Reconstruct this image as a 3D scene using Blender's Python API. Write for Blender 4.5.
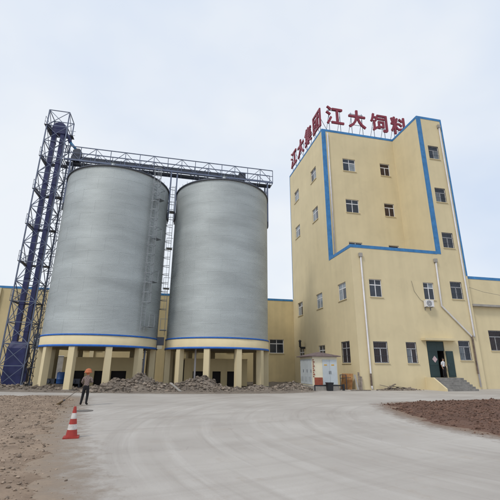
import bpy, bmesh, math, random
from mathutils import Vector, Matrix, noise
random.seed(7)
for o in list(bpy.data.objects): bpy.data.objects.remove(o)
scene = bpy.context.scene
COL = scene.collection
R = math.radians

# ------------------------------------------------------------------ camera
PITCH, ROLL, FPX = 0.30353, 0.00735, 369.36
cd = bpy.data.cameras.new('camera'); cam = bpy.data.objects.new('camera', cd); COL.objects.link(cam)
fw = Vector((0, math.cos(PITCH), math.sin(PITCH))); up0 = Vector((0, -math.sin(PITCH), math.cos(PITCH))); rt0 = Vector((1, 0, 0))
rt = math.cos(ROLL) * rt0 + math.sin(ROLL) * up0
up = -math.sin(ROLL) * rt0 + math.cos(ROLL) * up0
cam.matrix_world = Matrix(((rt.x, up.x, -fw.x, 0), (rt.y, up.y, -fw.y, 0), (rt.z, up.z, -fw.z, 1.8), (0, 0, 0, 1)))
cd.sensor_width = 36; cd.lens = FPX / 500 * 36; cd.shift_y = 0.003
cd.clip_start = 0.1; cd.clip_end = 6000
scene.camera = cam

# ------------------------------------------------------------------ sky, sun, exposure
SUN_EL, SUN_AZ = R(50), R(-138)            # azimuth from +Y, clockwise; the sun stands behind thin cloud to the left
world = bpy.data.worlds.new('World'); scene.world = world; world.use_nodes = True
nt = world.node_tree; nt.nodes.clear()
def wn(t, **k):
    n = nt.nodes.new(t)
    for a, b in k.items(): setattr(n, a, b)
    return n
sky = wn('ShaderNodeTexSky', sky_type='NISHITA', sun_disc=False, sun_elevation=SUN_EL, sun_rotation=SUN_AZ, dust_density=3.0, air_density=1.2)
tc = wn('ShaderNodeTexCoord'); mp = wn('ShaderNodeMapping'); mp.inputs['Scale'].default_value = (1.0, 1.0, 1.7)
mp.inputs['Location'].default_value = (0.35, 0.2, 0.1)
nz = wn('ShaderNodeTexNoise'); nz.inputs['Scale'].default_value = 1.5; nz.inputs['Detail'].default_value = 4; nz.inputs['Roughness'].default_value = 0.5
nt.links.new(tc.outputs['Generated'], mp.inputs[0]); nt.links.new(mp.outputs[0], nz.inputs['Vector'])
cr = wn('ShaderNodeValToRGB')
cr.color_ramp.elements[0].position = 0.34; cr.color_ramp.elements[0].color = (7.1, 8.1, 9.7, 1)
cr.color_ramp.elements[1].position = 0.62; cr.color_ramp.elements[1].color = (9.3, 9.7, 10.2, 1)
nt.links.new(nz.outputs['Fac'], cr.inputs[0])
mx = wn('ShaderNodeMix', data_type='RGBA'); mx.inputs['Factor'].default_value = 0.9
nt.links.new(sky.outputs[0], mx.inputs[6]); nt.links.new(cr.outputs[0], mx.inputs[7])
bg = wn('ShaderNodeBackground'); bg.inputs['Strength'].default_value = 0.1
nt.links.new(mx.outputs[2], bg.inputs[0])
wo = wn('ShaderNodeOutputWorld'); nt.links.new(bg.outputs[0], wo.inputs[0])
sl = bpy.data.lights.new('sun', 'SUN'); sl.energy = 1.5; sl.angle = R(11); sl.color = (1.0, 0.95, 0.87)
so = bpy.data.objects.new('sun', sl); COL.objects.link(so)
sd = Vector((math.sin(SUN_AZ) * math.cos(SUN_EL), math.cos(SUN_AZ) * math.cos(SUN_EL), math.sin(SUN_EL)))
so.rotation_euler = sd.to_track_quat('Z', 'Y').to_euler(); so.location = (0, 0, 60)
vs = scene.view_settings; vs.view_transform = 'Standard'; vs.look = 'None'; vs.exposure = 0.0; vs.gamma = 1; vs.use_curve_mapping = False
scene.cycles.max_bounces = 6

# ------------------------------------------------------------------ materials
def mat(name, col, rough=0.7, metal=0.0, var=0.12, scale=1.2, bump=0.0, bscale=20, rnd=0.0, island=0.0, detail=6, col2=None, spec=0.4, streak=0.0, wscale=None, blot=0.0):
    m = bpy.data.materials.new(name); m.use_nodes = True; t = m.node_tree; b = t.nodes['Principled BSDF']
    b.inputs['Roughness'].default_value = rough; b.inputs['Metallic'].default_value = metal; b.inputs['Specular IOR Level'].default_value = spec
    def N(ty, **k):
        n = t.nodes.new(ty)
        for a, v in k.items(): setattr(n, a, v)
        return n
    L = t.links.new
    co = N('ShaderNodeTexCoord')
    n1 = N('ShaderNodeTexNoise'); n1.inputs['Scale'].default_value = scale; n1.inputs['Detail'].default_value = detail; n1.inputs['Roughness'].default_value = 0.62
    if wscale:                                   # continuous over neighbouring sheets
        ge = N('ShaderNodeNewGeometry'); wm = N('ShaderNodeMapping'); wm.inputs['Scale'].default_value = wscale; L(ge.outputs['Position'], wm.inputs[0]); L(wm.outputs[0], n1.inputs['Vector'])
    else: L(co.outputs['Object'], n1.inputs['Vector'])
    rmp = N('ShaderNodeMapRange'); rmp.inputs[1].default_value = 0.3; rmp.inputs[2].default_value = 0.7
    L(n1.outputs['Fac'], rmp.inputs[0])
    c2 = col2 if col2 else tuple(max(0, c * (1 - 2 * var)) for c in col)
    mxn = N('ShaderNodeMix', data_type='RGBA'); mxn.inputs[6].default_value = (*c2, 1); mxn.inputs[7].default_value = (*[c * (1 + var * 0.4) for c in col], 1)
    L(rmp.outputs[0], mxn.inputs[0]); out = mxn.outputs[2]
    def scaleby(out, fac_out, lo, hi):
        mr = N('ShaderNodeMapRange'); mr.inputs[3].default_value = lo; mr.inputs[4].default_value = hi; L(fac_out, mr.inputs[0])
        v = N('ShaderNodeVectorMath', operation='SCALE'); L(out, v.inputs[0]); L(mr.outputs[0], v.inputs['Scale']); return v.outputs[0]
    if streak:                                   # dirt that rain has carried down the wall
        mpn = N('ShaderNodeMapping'); mpn.inputs['Scale'].default_value = (1.6, 1.6, 0.10); L(co.outputs['Object'], mpn.inputs[0])
        n3 = N('ShaderNodeTexNoise'); n3.inputs['Scale'].default_value = 1.0; n3.inputs['Detail'].default_value = 7; L(mpn.outputs[0], n3.inputs['Vector'])
        mr = N('ShaderNodeMapRange'); mr.inputs[1].default_value = 0.42; mr.inputs[2].default_value = 0.72; mr.inputs[3].default_value = 1.0; mr.inputs[4].default_value = 1 - streak; L(n3.outputs['Fac'], mr.inputs[0])
        v = N('ShaderNodeVectorMath', operation='SCALE'); L(out, v.inputs[0]); L(mr.outputs[0], v.inputs['Scale']); out = v.outputs[0]
    if blot:                                     # patched and repainted areas
        n4 = N('ShaderNodeTexNoise'); n4.inputs['Scale'].default_value = 0.55; n4.inputs['Detail'].default_value = 3; n4.inputs['Distortion'].default_value = 0.8; L(co.outputs['Object'], n4.inputs['Vector'])
        mr = N('ShaderNodeMapRange'); mr.inputs[1].default_value = 0.56; mr.inputs[2].default_value = 0.60; mr.inputs[3].default_value = 1.0; mr.inputs[4].default_value = 1 - blot; L(n4.outputs['Fac'], mr.inputs[0])
        v = N('ShaderNodeVectorMath', operation='SCALE'); L(out, v.inputs[0]); L(mr.outputs[0], v.inputs['Scale']); out = v.outputs[0]
    if rnd:
        oi = N('ShaderNodeObjectInfo'); out = scaleby(out, oi.outputs['Random'], 1 - rnd, 1 + rnd)
    if island:
        g = N('ShaderNodeNewGeometry'); out = scaleby(out, g.outputs['Random Per Island'], 1 - island, 1 + island)
    L(out, b.inputs['Base Color'])
    if bump:
        n2 = N('ShaderNodeTexNoise'); n2.inputs['Scale'].default_value = bscale; n2.inputs['Detail'].default_value = 5; L(co.outputs['Object'], n2.inputs['Vector'])
        bp = N('ShaderNodeBump'); bp.inputs['Strength'].default_value = bump; bp.inputs['Distance'].default_value = 0.03; L(n2.outputs['Fac'], bp.inputs['Height']); L(bp.outputs[0], b.inputs['Normal'])
    return m
M = {}
M['yellow'] = mat('yellow_render', (0.70, 0.598, 0.38), 0.85, var=0.05, scale=0.35, bump=0.15, bscale=14, streak=0.055, detail=8, blot=0.025)
M['yellow_dull'] = mat('yellow_render_dull', (0.66, 0.54, 0.305), 0.85, var=0.07, scale=0.5, bump=0.15, bscale=14, streak=0.09)
M['cream'] = mat('cream_paint', (0.74, 0.69, 0.53), 0.7, var=0.05)
M['blue'] = mat('blue_trim_paint', (0.05, 0.225, 0.51), 0.6, var=0.16, scale=2, rnd=0.05)
M['ringblue'] = mat('blue_ring_paint', (0.03, 0.16, 0.58), 0.5, var=0.12, scale=3)
M['white'] = mat('white_frame', (0.74, 0.74, 0.76), 0.5, var=0.06, scale=4)
M['pipe'] = mat('white_plastic_pipe', (0.68, 0.67, 0.70), 0.45, var=0.1, scale=1.5)
M['rustpipe'] = mat('stained_pipe', (0.2, 0.15, 0.12), 0.8, var=0.3, scale=3)
M['glass'] = mat('dark_window_glass', (0.035, 0.045, 0.065), 0.08, var=0.3, scale=1.0, rnd=0.35, spec=0.5)
M['paleglass'] = mat('pale_window_glass', (0.27, 0.31, 0.345), 0.15, var=0.2, scale=2.0)
M['brownglass'] = mat('brown_window_glass', (0.055, 0.036, 0.036), 0.15, var=0.3, rnd=0.3, spec=0.4)
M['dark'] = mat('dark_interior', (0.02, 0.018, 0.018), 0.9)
M['galv'] = mat('galvanised_sheet', (0.475, 0.515, 0.52), 0.62, 0.45, var=0.12, scale=1.0, wscale=(0.18, 0.18, 0.75), rnd=0.022, bump=0.05, bscale=3)
M['roofmetal'] = mat('silo_roof_sheet', (0.5, 0.53, 0.55), 0.45, 0.7)
M['ladder'] = mat('pale_ladder_steel', (0.29, 0.31, 0.33), 0.5, 0.5)
M['steel'] = mat('galvanised_frame_steel', (0.14, 0.165, 0.235), 0.5, 0.5, rnd=0.15)
M['darksteel'] = mat('dark_steel', (0.085, 0.095, 0.12), 0.55, 0.4, rnd=0.2)
M['navy'] = mat('navy_paint', (0.03, 0.037, 0.135), 0.5, var=0.2, rnd=0.1)
M['spout'] = mat('blue_spout_paint', (0.03, 0.17, 0.36), 0.4)
M['maroon'] = mat('maroon_sign', (0.27, 0.034, 0.062), 0.5, var=0.12, scale=3)
M['conc'] = mat('weathered_concrete', (0.38, 0.36, 0.33), 0.9, var=0.15, scale=2, bump=0.3)
M['step'] = mat('step_concrete', (0.27, 0.26, 0.245), 0.9, var=0.2, scale=3, bump=0.3)
M['kblue'] = mat('pale_blue_door', (0.51, 0.56, 0.59), 0.45, var=0.06, rnd=0.04)
M['kroof'] = mat('brown_roof_sheet', (0.17, 0.125, 0.125), 0.7, var=0.2, scale=4)
M['brick'] = mat('red_brick_tile', (0.33, 0.085, 0.05), 0.8, var=0.2, scale=6, rnd=0.12)
M['black'] = mat('black_plastic', (0.018, 0.02, 0.025), 0.5)
M['green'] = mat('dark_green_door', (0.022, 0.05, 0.052), 0.45, var=0.15)
M['rust'] = mat('rusty_sheet', (0.42, 0.24, 0.10), 0.85, var=0.35, scale=2.5, col2=(0.24, 0.09, 0.035))
M['wood'] = mat('weathered_timber', (0.24, 0.2, 0.165), 0.9, var=0.3, scale=5, rnd=0.35)
M['rubble'] = mat('rubble_stone', (0.255, 0.21, 0.17), 0.95, var=0.25, scale=1.3, island=0.45, bump=0.3, bscale=30)
M['dirt'] = mat('grey_dirt', (0.22, 0.185, 0.15), 0.95, var=0.25, scale=0.8, bump=0.7, bscale=9, col2=(0.12, 0.1, 0.085))
M['soilL'] = mat('pale_brown_soil', (0.30, 0.225, 0.165), 0.95, var=0.2, scale=1.1, bump=0.8, bscale=8, col2=(0.17, 0.12, 0.085))
M['clodL'] = mat('pale_brown_clods', (0.33, 0.255, 0.195), 0.95, var=0.25, scale=2, island=0.45)
M['soilR'] = mat('red_brown_soil', (0.15, 0.085, 0.06), 0.95, var=0.2, scale=1.3, bump=0.9, bscale=7, col2=(0.088, 0.048, 0.034))
M['clodR'] = mat('red_brown_clods', (0.165, 0.095, 0.068), 0.95, var=0.25, scale=2, island=0.45)
M['earth'] = mat('bare_earth', (0.24, 0.2, 0.15), 0.95, var=0.2, scale=0.1)
M['red'] = mat('red_cone_plastic', (0.40, 0.045, 0.035), 0.55, var=0.15, scale=6)
M['conewhite'] = mat('white_cone_band', (0.66, 0.63, 0.6), 0.5, var=0.2, scale=9)
M['iron'] = mat('cast_iron', (0.19, 0.175, 0.16), 0.85, 0.1, var=0.25, scale=8)
M['drum'] = mat('blue_drum_plastic', (0.03, 0.10, 0.30), 0.4)
M['straw'] = mat('broom_straw', (0.22, 0.15, 0.08), 0.9, rnd=0.1, var=0.25, scale=20)
M['orange'] = mat('orange_hat_cloth', (0.52, 0.16, 0.07), 0.75, var=0.15, scale=12)
M['skin'] = mat('skin', (0.45, 0.27, 0.19), 0.6, var=0.06, scale=20)
M['hair'] = mat('dark_hair', (0.015, 0.012, 0.01), 0.5)
M['trouser'] = mat('black_trousers', (0.012, 0.012, 0.015), 0.85, bump=0.2, bscale=30)
M['shoe'] = mat('dark_shoes', (0.02, 0.018, 0.018), 0.7)
M['whiteshirt'] = mat('white_shirt', (0.72, 0.73, 0.76), 0.85, var=0.06, scale=12)
M['poster'] = mat('pale_poster', (0.60, 0.45, 0.47), 0.7, var=0.15, scale=8)
M['amber'] = mat('amber_plate', (0.65, 0.36, 0.03), 0.5)

def check_shirt():
    m = bpy.data.materials.new('checked_shirt'); m.use_nodes = True; t = m.node_tree; b = t.nodes['Principled BSDF']; b.inputs['Roughness'].default_value = 0.9
    co = t.nodes.new('ShaderNodeTexCoord'); ck = t.nodes.new('ShaderNodeTexChecker'); ck.inputs['Scale'].default_value = 23
    ck.inputs['Color1'].default_value = (0.27, 0.21, 0.185, 1); ck.inputs['Color2'].default_value = (0.115, 0.082, 0.08, 1)
    t.links.new(co.outputs['Object'], ck.inputs['Vector']); t.links.new(ck.outputs[0], b.inputs['Base Color']); return m
M['shirt'] = check_shirt()

def yard_material():
    m = bpy.data.materials.new('yard_concrete'); m.use_nodes = True; t = m.node_tree; b = t.nodes['Principled BSDF']; L = t.links.new
    b.inputs['Roughness'].default_value = 0.85; b.inputs['Specular IOR Level'].default_value = 0.25
    def N(ty, **k):
        n = t.nodes.new(ty)
        for a, v in k.items(): setattr(n, a, v)
        return n
    co = N('ShaderNodeTexCoord')
    def noi(scale, detail, vec=None, rough=0.6):
        n = N('ShaderNodeTexNoise'); n.inputs['Scale'].default_value = scale; n.inputs['Detail'].default_value = detail; n.inputs['Roughness'].default_value = rough
        L(vec if vec else co.outputs['Object'], n.inputs['Vector']); return n.outputs['Fac']
    def rng(f, a, b_, c, d):
        r = N('ShaderNodeMapRange'); r.inputs[1].default_value = a; r.inputs[2].default_value = b_; r.inputs[3].default_value = c; r.inputs[4].default_value = d; L(f, r.inputs[0]); return r.outputs[0]
    def mixc(f, a, b_):
        x = N('ShaderNodeMix', data_type='RGBA'); L(f, x.inputs[0])
        for i, q in ((6, a), (7, b_)):
            if isinstance(q, tuple): x.inputs[i].default_value = (*q, 1)
            else: L(q, x.inputs[i])
        return x.outputs[2]
    base = mixc(rng(noi(0.22, 8), 0.35, 0.65, 0, 1), (0.355, 0.327, 0.30), (0.475, 0.45, 0.418))
    # dusty wheel tracks that swing round the bed of earth: noise stretched along arcs
    sx = N('ShaderNodeSeparateXYZ'); L(co.outputs['Object'], sx.inputs[0])
    def arcs(cx, cy, fr, fa, seed):
        dx = N('ShaderNodeMath', operation='SUBTRACT'); L(sx.outputs[0], dx.inputs[0]); dx.inputs[1].default_value = cx
        dy = N('ShaderNodeMath', operation='SUBTRACT'); L(sx.outputs[1], dy.inputs[0]); dy.inputs[1].default_value = cy
        cv = N('ShaderNodeCombineXYZ'); L(dx.outputs[0], cv.inputs[0]); L(dy.outputs[0], cv.inputs[1])
        ln = N('ShaderNodeVectorMath', operation='LENGTH'); L(cv.outputs[0], ln.inputs[0])
        at = N('ShaderNodeMath', operation='ARCTAN2'); L(dy.outputs[0], at.inputs[0]); L(dx.outputs[0], at.inputs[1])
        a2 = N('ShaderNodeMath', operation='MULTIPLY'); L(at.outputs[0], a2.inputs[0]); a2.inputs[1].default_value = fa
        r2 = N('ShaderNodeMath', operation='MULTIPLY'); L(ln.outputs['Value'], r2.inputs[0]); r2.inputs[1].default_value = fr
        pv = N('ShaderNodeCombineXYZ'); L(r2.outputs[0], pv.inputs[0]); L(a2.outputs[0], pv.inputs[1]); pv.inputs[2].default_value = seed
        return noi(1.0, 5, pv.outputs[0])
    base = mixc(rng(arcs(12.5, 14.5, 1.9, 1.3, 3.0), 0.50, 0.72, 0, 0.5), base, (0.54, 0.52, 0.49))
    base = mixc(rng(arcs(12.5, 14.5, 2.6, 1.5, 9.0), 0.52, 0.72, 0, 0.55), base, (0.29, 0.26, 0.235))
    base = mixc(rng(arcs(-30, 70, 1.3, 3.0, 5.0), 0.52, 0.70, 0, 0.45), base, (0.30, 0.27, 0.245))
    base = mixc(rng(noi(2.2, 7, rough=0.75), 0.56, 0.76, 0, 0.45), base, (0.31, 0.27, 0.235))
    base = mixc(rng(noi(26, 3), 0.35, 0.7, 0, 0.3), base, (0.40, 0.37, 0.34))
    base = mixc(rng(noi(0.55, 9, rough=0.8), 0.55, 0.68, 0, 0.4), base, (0.40, 0.345, 0.29))
    base = mixc(rng(noi(7.0, 6, rough=0.8), 0.62, 0.72, 0, 0.5), base, (0.30, 0.265, 0.235))
    base = mixc(rng(noi(90, 2), 0.62, 0.75, 0, 0.5), base, (0.24, 0.22, 0.20))
    # hairline cracks
    vo = N('ShaderNodeTexVoronoi', feature='DISTANCE_TO_EDGE'); vo.inputs['Scale'].default_value = 0.16
    wv = N('ShaderNodeVectorMath', operation='ADD'); L(co.outputs['Object'], wv.inputs[0])
    wz = N('ShaderNodeTexNoise'); wz.inputs['Scale'].default_value = 0.8; wz.inputs['Detail'].default_value = 6; L(co.outputs['Object'], wz.inputs['Vector'])
    ws = N('ShaderNodeVectorMath', operation='SCALE'); L(wz.outputs['Color'], ws.inputs[0]); ws.inputs['Scale'].default_value = 2.2; L(ws.outputs[0], wv.inputs[1]); L(wv.outputs[0], vo.inputs['Vector'])
    base = mixc(rng(vo.outputs['Distance'], 0.0, 0.002, 0.25, 0), base, (0.2, 0.18, 0.165))
    L(base, b.inputs['Base Color'])
    bp = N('ShaderNodeBump'); bp.inputs['Strength'].default_value = 0.25; bp.inputs['Distance'].default_value = 0.02; L(noi(30, 5), bp.inputs['Height']); L(bp.outputs[0], b.inputs['Normal'])
    return m
M['yard'] = yard_material()

# ------------------------------------------------------------------ mesh helpers
class MB:
    def __init__(self): self.v = []; self.f = []
    def add(self, vs_, fs):
        n = len(self.v); self.v += [tuple(p) for p in vs_]; self.f += [tuple(i + n for i in f) for f in fs]; return self
    def box(self, x0, x1, y0, y1, z0, z1):
        return self.add([(x0,y0,z0),(x1,y0,z0),(x1,y1,z0),(x0,y1,z0),(x0,y0,z1),(x1,y0,z1),(x1,y1,z1),(x0,y1,z1)],
                        [(3,2,1,0),(4,5,6,7),(0,1,5,4),(1,2,6,5),(2,3,7,6),(3,0,4,7)])
    def bar(self, p, q, w=0.06, h=None):
        p = Vector(p); q = Vector(q); h = h or w; d = (q - p).normalized()
        a = Vector((0,0,1)) if abs(d.z) < 0.95 else Vector((0,1,0))
        s = d.cross(a).normalized(); t = s.cross(d)
        vs_ = []
        for c in (p, q):
            for i, j in ((-1,-1),(1,-1),(1,1),(-1,1)): vs_.append(c + s * (w/2*i) + t * (h/2*j))
        return self.add(vs_, [(3,2,1,0),(4,5,6,7),(0,1,5,4),(1,2,6,5),(2,3,7,6),(3,0,4,7)])
    def tube(self, pts, r, n=10, r1=None, cap=True):
        pts = [Vector(p) for p in pts]; m = len(pts); base = len(self.v)
        for k, p in enumerate(pts):
            d = (pts[min(k+1,m-1)] - pts[max(k-1,0)]).normalized()
            a = Vector((0,0,1)) if abs(d.z) < 0.9 else Vector((1,0,0))
            s = d.cross(a).normalized(); t = s.cross(d)
            rr = r if r1 is None else r + (r1 - r) * k / max(1, m-1)
            for i in range(n):
                an = 2*math.pi*i/n; self.v.append(tuple(p + s*math.cos(an)*rr + t*math.sin(an)*rr))
        for k in range(m-1):
            for i in range(n):
                j = (i+1) % n; self.f.append((base+k*n+i, base+k*n+j, base+(k+1)*n+j, base+(k+1)*n+i))
        if cap:
            self.f.append(tuple(base+i for i in reversed(range(n)))); self.f.append(tuple(base+(m-1)*n+i for i in range(n)))
        return self
    def lathe(self, prof, n=32, c=(0,0,0), a0=0, a1=2*math.pi, closed=True):
        base = len(self.v); seg = n if closed else n+1
        for r, z in prof:
            for i in range(seg):
                a = a0 + (a1-a0)*i/n; self.v.append((c[0]+r*math.cos(a), c[1]+r*math.sin(a), c[2]+z))
        for k in range(len(prof)-1):
            for i in range(n):
                j = (i+1) % seg if closed else i+1
                self.f.append((base+k*seg+i, base+k*seg+j, base+(k+1)*seg+j, base+(k+1)*seg+i))
        return self
    def mesh(self, name, m, smooth=False):
        me = bpy.data.meshes.new(name); me.from_pydata(self.v, [], self.f)
        if m: me.materials.append(M[m] if isinstance(m, str) else m)
        if smooth: me.polygons.foreach_set('use_smooth', [True]*len(me.polygons))
        me.update(); return me
    def build(self, name, m, parent=None, loc=(0,0,0), rz=0, smooth=False):
        return link(name, self.mesh(name, m, smooth), parent, loc, rz)
def link(name, me, parent=None, loc=(0,0,0), rz=0):
    o = bpy.data.objects.new(name, me); COL.objects.link(o); o.location = loc; o.rotation_euler = (0,0,rz)
    if parent: o.parent = parent
    return o
def tag(o, label=None, cat=None, group=None, kind=None):
    if label: o['label'] = label
    if cat: o['category'] = cat
    if group: o['group'] = group
    if kind: o['kind'] = kind
    return o
def thing(name, label, cat, loc=(0,0,0), rz=0, group=None):
    o = bpy.data.objects.new(name, None); COL.objects.link(o); o.location = loc; o.rotation_euler = (0,0,rz); o.empty_display_size = 0.3
    return tag(o, label, cat, group)
def rnd(a, b): return random.uniform(a, b)

# ------------------------------------------------------------------ the lie of the site: building frame (u along the front, v into depth)
TH = 0.22163; OX, OY = 9.630, 33.685
EU = Vector((math.cos(TH), math.sin(TH), 0)); EV = Vector((-math.sin(TH), math.cos(TH), 0))
def W(u, v, z=0): return Vector((OX, OY, z)) + EU*u + EV*v
V1, V2, U1, U2, H1, H2 = 4.76, 16.81, 9.57, 12.765, 13.146, 29.464
S1 = Vector((-13.265, 34.111, 0)); S2 = Vector((-3.050, 36.473, 0))

# ------------------------------------------------------------------ ground
MB().add([(-2500,-2500,0),(2500,-2500,0),(2500,2500,0),(-2500,2500,0)], [(0,1,2,3)]).build('ground', 'earth', None, (0,0,-0.012))
tag(bpy.data.objects['ground'], kind='structure')
MB().add([(-90,-30,0),(90,-30,0),(90,75,0),(-90,75,0)], [(0,1,2,3)]).build('concrete_yard', 'yard', None, (0,0,0))
tag(bpy.data.objects['concrete_yard'], kind='structure')

def inside(p, poly):
    c = False; n = len(poly); x, y = p
    for i in range(n):
        x0, y0 = poly[i]; x1, y1 = poly[(i+1) % n]
        if (y0 > y) != (y1 > y) and x < (x1-x0)*(y-y0)/(y1-y0)+x0: c = not c
    return c
def edist(p, poly):
    d = 1e9; P = Vector(p)
    for i in range(len(poly)):
        a = Vector(poly[i]); b = Vector(poly[(i+1) % len(poly)]); t = max(0, min(1, (P-a).dot(b-a)/max(1e-9,(b-a).length_squared)))
        d = min(d, (P-(a+(b-a)*t)).length)
    return d
def patch(name, poly, mname, step, amp, base=0.012, rag=0.25, hfun=None, freq=1.3):
    xs = [p[0] for p in poly]; ys = [p[1] for p in poly]
    nx = int((max(xs)-min(xs))/step)+7; ny = int((max(ys)-min(ys))/step)+7
    idx = {}; mb = MB(); x0 = min(xs)-3*step; y0 = min(ys)-3*step
    def h(x, y, skirt=False):
        s = edist((x, y), poly) if inside((x, y), poly) else -edist((x, y), poly)
        s += rag * noise.noise(Vector((x*0.9, y*0.9, 3.1))) + rag*0.5*noise.noise(Vector((x*3, y*3, 7.7)))
        if s < 0: return (-0.02 if skirt and s > -2.2*step else None)
        k = min(1, s/0.7)
        z = amp*(0.55 + 0.6*noise.fractal(Vector((x*freq, y*freq, 1.7)), 0.9, 2.1, 5))
        return base*min(1, s/0.15) + max(0, k*z)
    for i in range(nx):
        for j in range(ny):
            x = x0+i*step; y = y0+j*step; z = h(x, y, True)
            if z is not None: idx[(i,j)] = len(mb.v); mb.v.append((x, y, z))
    for (i, j) in list(idx):
        q = [(i,j),(i+1,j),(i+1,j+1),(i,j+1)]
        if all(k in idx for k in q): mb.f.append(tuple(idx[k] for k in q))
    o = mb.build(name, mname, smooth=True); return o, h
gr_ = (1+5**0.5)/2
ICO_V = [Vector(p).normalized() for p in [(-1,gr_,0),(1,gr_,0),(-1,-gr_,0),(1,-gr_,0),(0,-1,gr_),(0,1,gr_),(0,-1,-gr_),(0,1,-gr_),(gr_,0,-1),(gr_,0,1),(-gr_,0,-1),(-gr_,0,1)]]
ICO_F = [(0,11,5),(0,5,1),(0,1,7),(0,7,10),(0,10,11),(1,5,9),(5,11,4),(11,10,2),(10,7,6),(7,1,8),(3,9,4),(3,4,2),(3,2,6),(3,6,8),(3,8,9),(4,9,5),(2,4,11),(6,2,10),(8,6,7),(9,8,1)]
def chunk(mb, p, s, flat=0.65):
    a = rnd(0, 6.28); ca, sa = math.cos(a), math.sin(a); sx, sy, sz = s*rnd(0.7,1.15), s*rnd(0.5,0.9), s*flat*rnd(0.6,1.1); vs_ = []
    for q in ICO_V:
        k = rnd(0.62, 1.12); X = q.x*sx*k; Y = q.y*sy*k; Z = q.z*sz*k
        vs_.append((p[0]+X*ca-Y*sa, p[1]+X*sa+Y*ca, p[2]+Z))
    mb.add(vs_, ICO_F)
def scatter(name, poly, h, mname, n, smin, smax, bias=None, spill=0.0):
    mb = MB(); xs = [p[0] for p in poly]; ys = [p[1] for p in poly]; k = 0; tries = 0
    while k < n and tries < n*12:
        tries += 1
        x = rnd(min(xs), max(xs)); y = rnd(min(ys), max(ys))
        if bias and random.random() > bias(x, y): continue
        if not inside((x, y), poly):
            if not spill or edist((x, y), poly) > spill*random.random()**2: continue
        z = h(x, y); out_ = z is None
        if out_:
            if not spill: continue
            z = 0.0
        s = smin*(smax/smin)**(random.random()**2.6)*(0.6 if out_ else 1); chunk(mb, (x, y, z+s*0.2), s); k += 1
    return mb.build(name, mname)

# strip of dirt between the yard and the silos
verge = [(-48,26.5),(-30,27.6),(-18,28.7),(-15,28.3),(-8.4,27.9),(-3.5,27.95),(2.3,29.0),(4.6,30.6),(5.0,32.0),(5.4,36.0),(6.2,50.0),(-2,50.0),(-50,39.5)]
dv, hv = patch('dirt_verge', verge, 'dirt', 0.25, 0.10, 0.012, 0.45)
tag(dv, kind='structure')
vs_o = scatter('loose_stones', verge, hv, 'rubble', 2600, 0.02, 0.12, lambda x, y: 1.0 if y < 33 else 0.2, 0.5)
tag(vs_o, 'loose grey stones strewn over the dirt under the silos', 'stones', kind='stuff')

soil_left = [(-22,23.7),(-14.9,24.4),(-11.8,24.6),(-10.2,23.0),(-9.9,22.2),(-8.9,19.6),(-7.7,16.2),(-6.35,12.9),(-5.45,10.9),(-3.8,7.5),(-2.2,4.2),(-4,3),(-22,3)]
slo, hl = patch('soil_bed', soil_left, 'soilL', 0.13, 0.09, 0.010, 0.6)
tag(slo, kind='structure')
o = scatter('soil_clods', soil_left, hl, 'clodL', 9500, 0.012, 0.065, lambda x, y: 1 if x > -0.62*y-1.5 else 0.12, 0.9)
tag(o, 'pale brown clods and gravel lying on the left bed of soil', 'clods', kind='stuff')
soil_right = [(7.2,20.5),(8.6,21.6),(10.6,22.2),(14.7,23.8),(22,26),(22,6),(9.5,6.5),(7.2,11.4),(6.55,13.2),(6.5,16.1),(6.8,18.4)]
sro, hr = patch('soil_bed', soil_right, 'soilR', 0.13, 0.17, 0.012, 0.5, freq=1.7)
tag(sro, kind='structure')
o = scatter('soil_clods', soil_right, hr, 'clodR', 11000, 0.015, 0.085, lambda x, y: 1 if x < 0.72*y+1 else 0.12, 0.8)
tag(o, 'red brown clods of turned earth on the right bed', 'clods', kind='stuff')
def dust_material(name, col):
    m = bpy.data.materials.new(name); m.use_nodes = True; t = m.node_tree; b = t.nodes['Principled BSDF']; L = t.links.new; b.inputs['Roughness'].default_value = 0.95; b.inputs['Base Color'].default_value = (*col, 1); b.inputs['Specular IOR Level'].default_value = 0.1
    at = t.nodes.new('ShaderNodeAttribute'); at.attribute_name = 'cover'; co = t.nodes.new('ShaderNodeTexCoord')
    n = t.nodes.new('ShaderNodeTexNoise'); n.inputs['Scale'].default_value = 2.4; n.inputs['Detail'].default_value = 9; n.inputs['Roughness'].default_value = 0.75; L(co.outputs['Object'], n.inputs['Vector'])
    a = t.nodes.new('ShaderNodeMath'); a.operation = 'ADD'; L(at.outputs['Fac'], a.inputs[0]); L(n.outputs['Fac'], a.inputs[1])
    r = t.nodes.new('ShaderNodeMapRange'); r.inputs[1].default_value = 0.72; r.inputs[2].default_value = 1.25; r.inputs[4].default_value = 0.85; L(a.outputs[0], r.inputs[0]); L(r.outputs[0], b.inputs['Alpha'])
    return m
def fringe(poly, col, reach, box_):
    x0, x1, y0, y1 = box_; st = 0.3; mb = MB(); cov = []; nx = int((x1-x0)/st); ny = int((y1-y0)/st); idx = {}
    for i in range(nx+1):
        for j in range(ny+1):
            x = x0+i*st; y = y0+j*st; d = 0 if inside((x, y), poly) else edist((x, y), poly)
            if d < reach+st: idx[(i, j)] = len(mb.v); mb.v.append((x, y, 0.004)); cov.append(0.75*max(0, 1-d/reach)**1.5)
    for (i, j) in list(idx):
        q = [(i,j),(i+1,j),(i+1,j+1),(i,j+1)]
        if all(k in idx for k in q): mb.f.append(tuple(idx[k] for k in q))
    o = mb.build('soil_dust', dust_material('soil_dust', col)); a = o.data.attributes.new('cover', 'FLOAT', 'POINT'); a.data.foreach_set('value', cov); return tag(o, kind='structure')
fringe(soil_left, (0.33, 0.26, 0.20), 2.2, (-14, 0, 3.5, 27.5))
fringe(soil_right, (0.27, 0.195, 0.15), 1.8, (4, 20, 6, 27))
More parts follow.
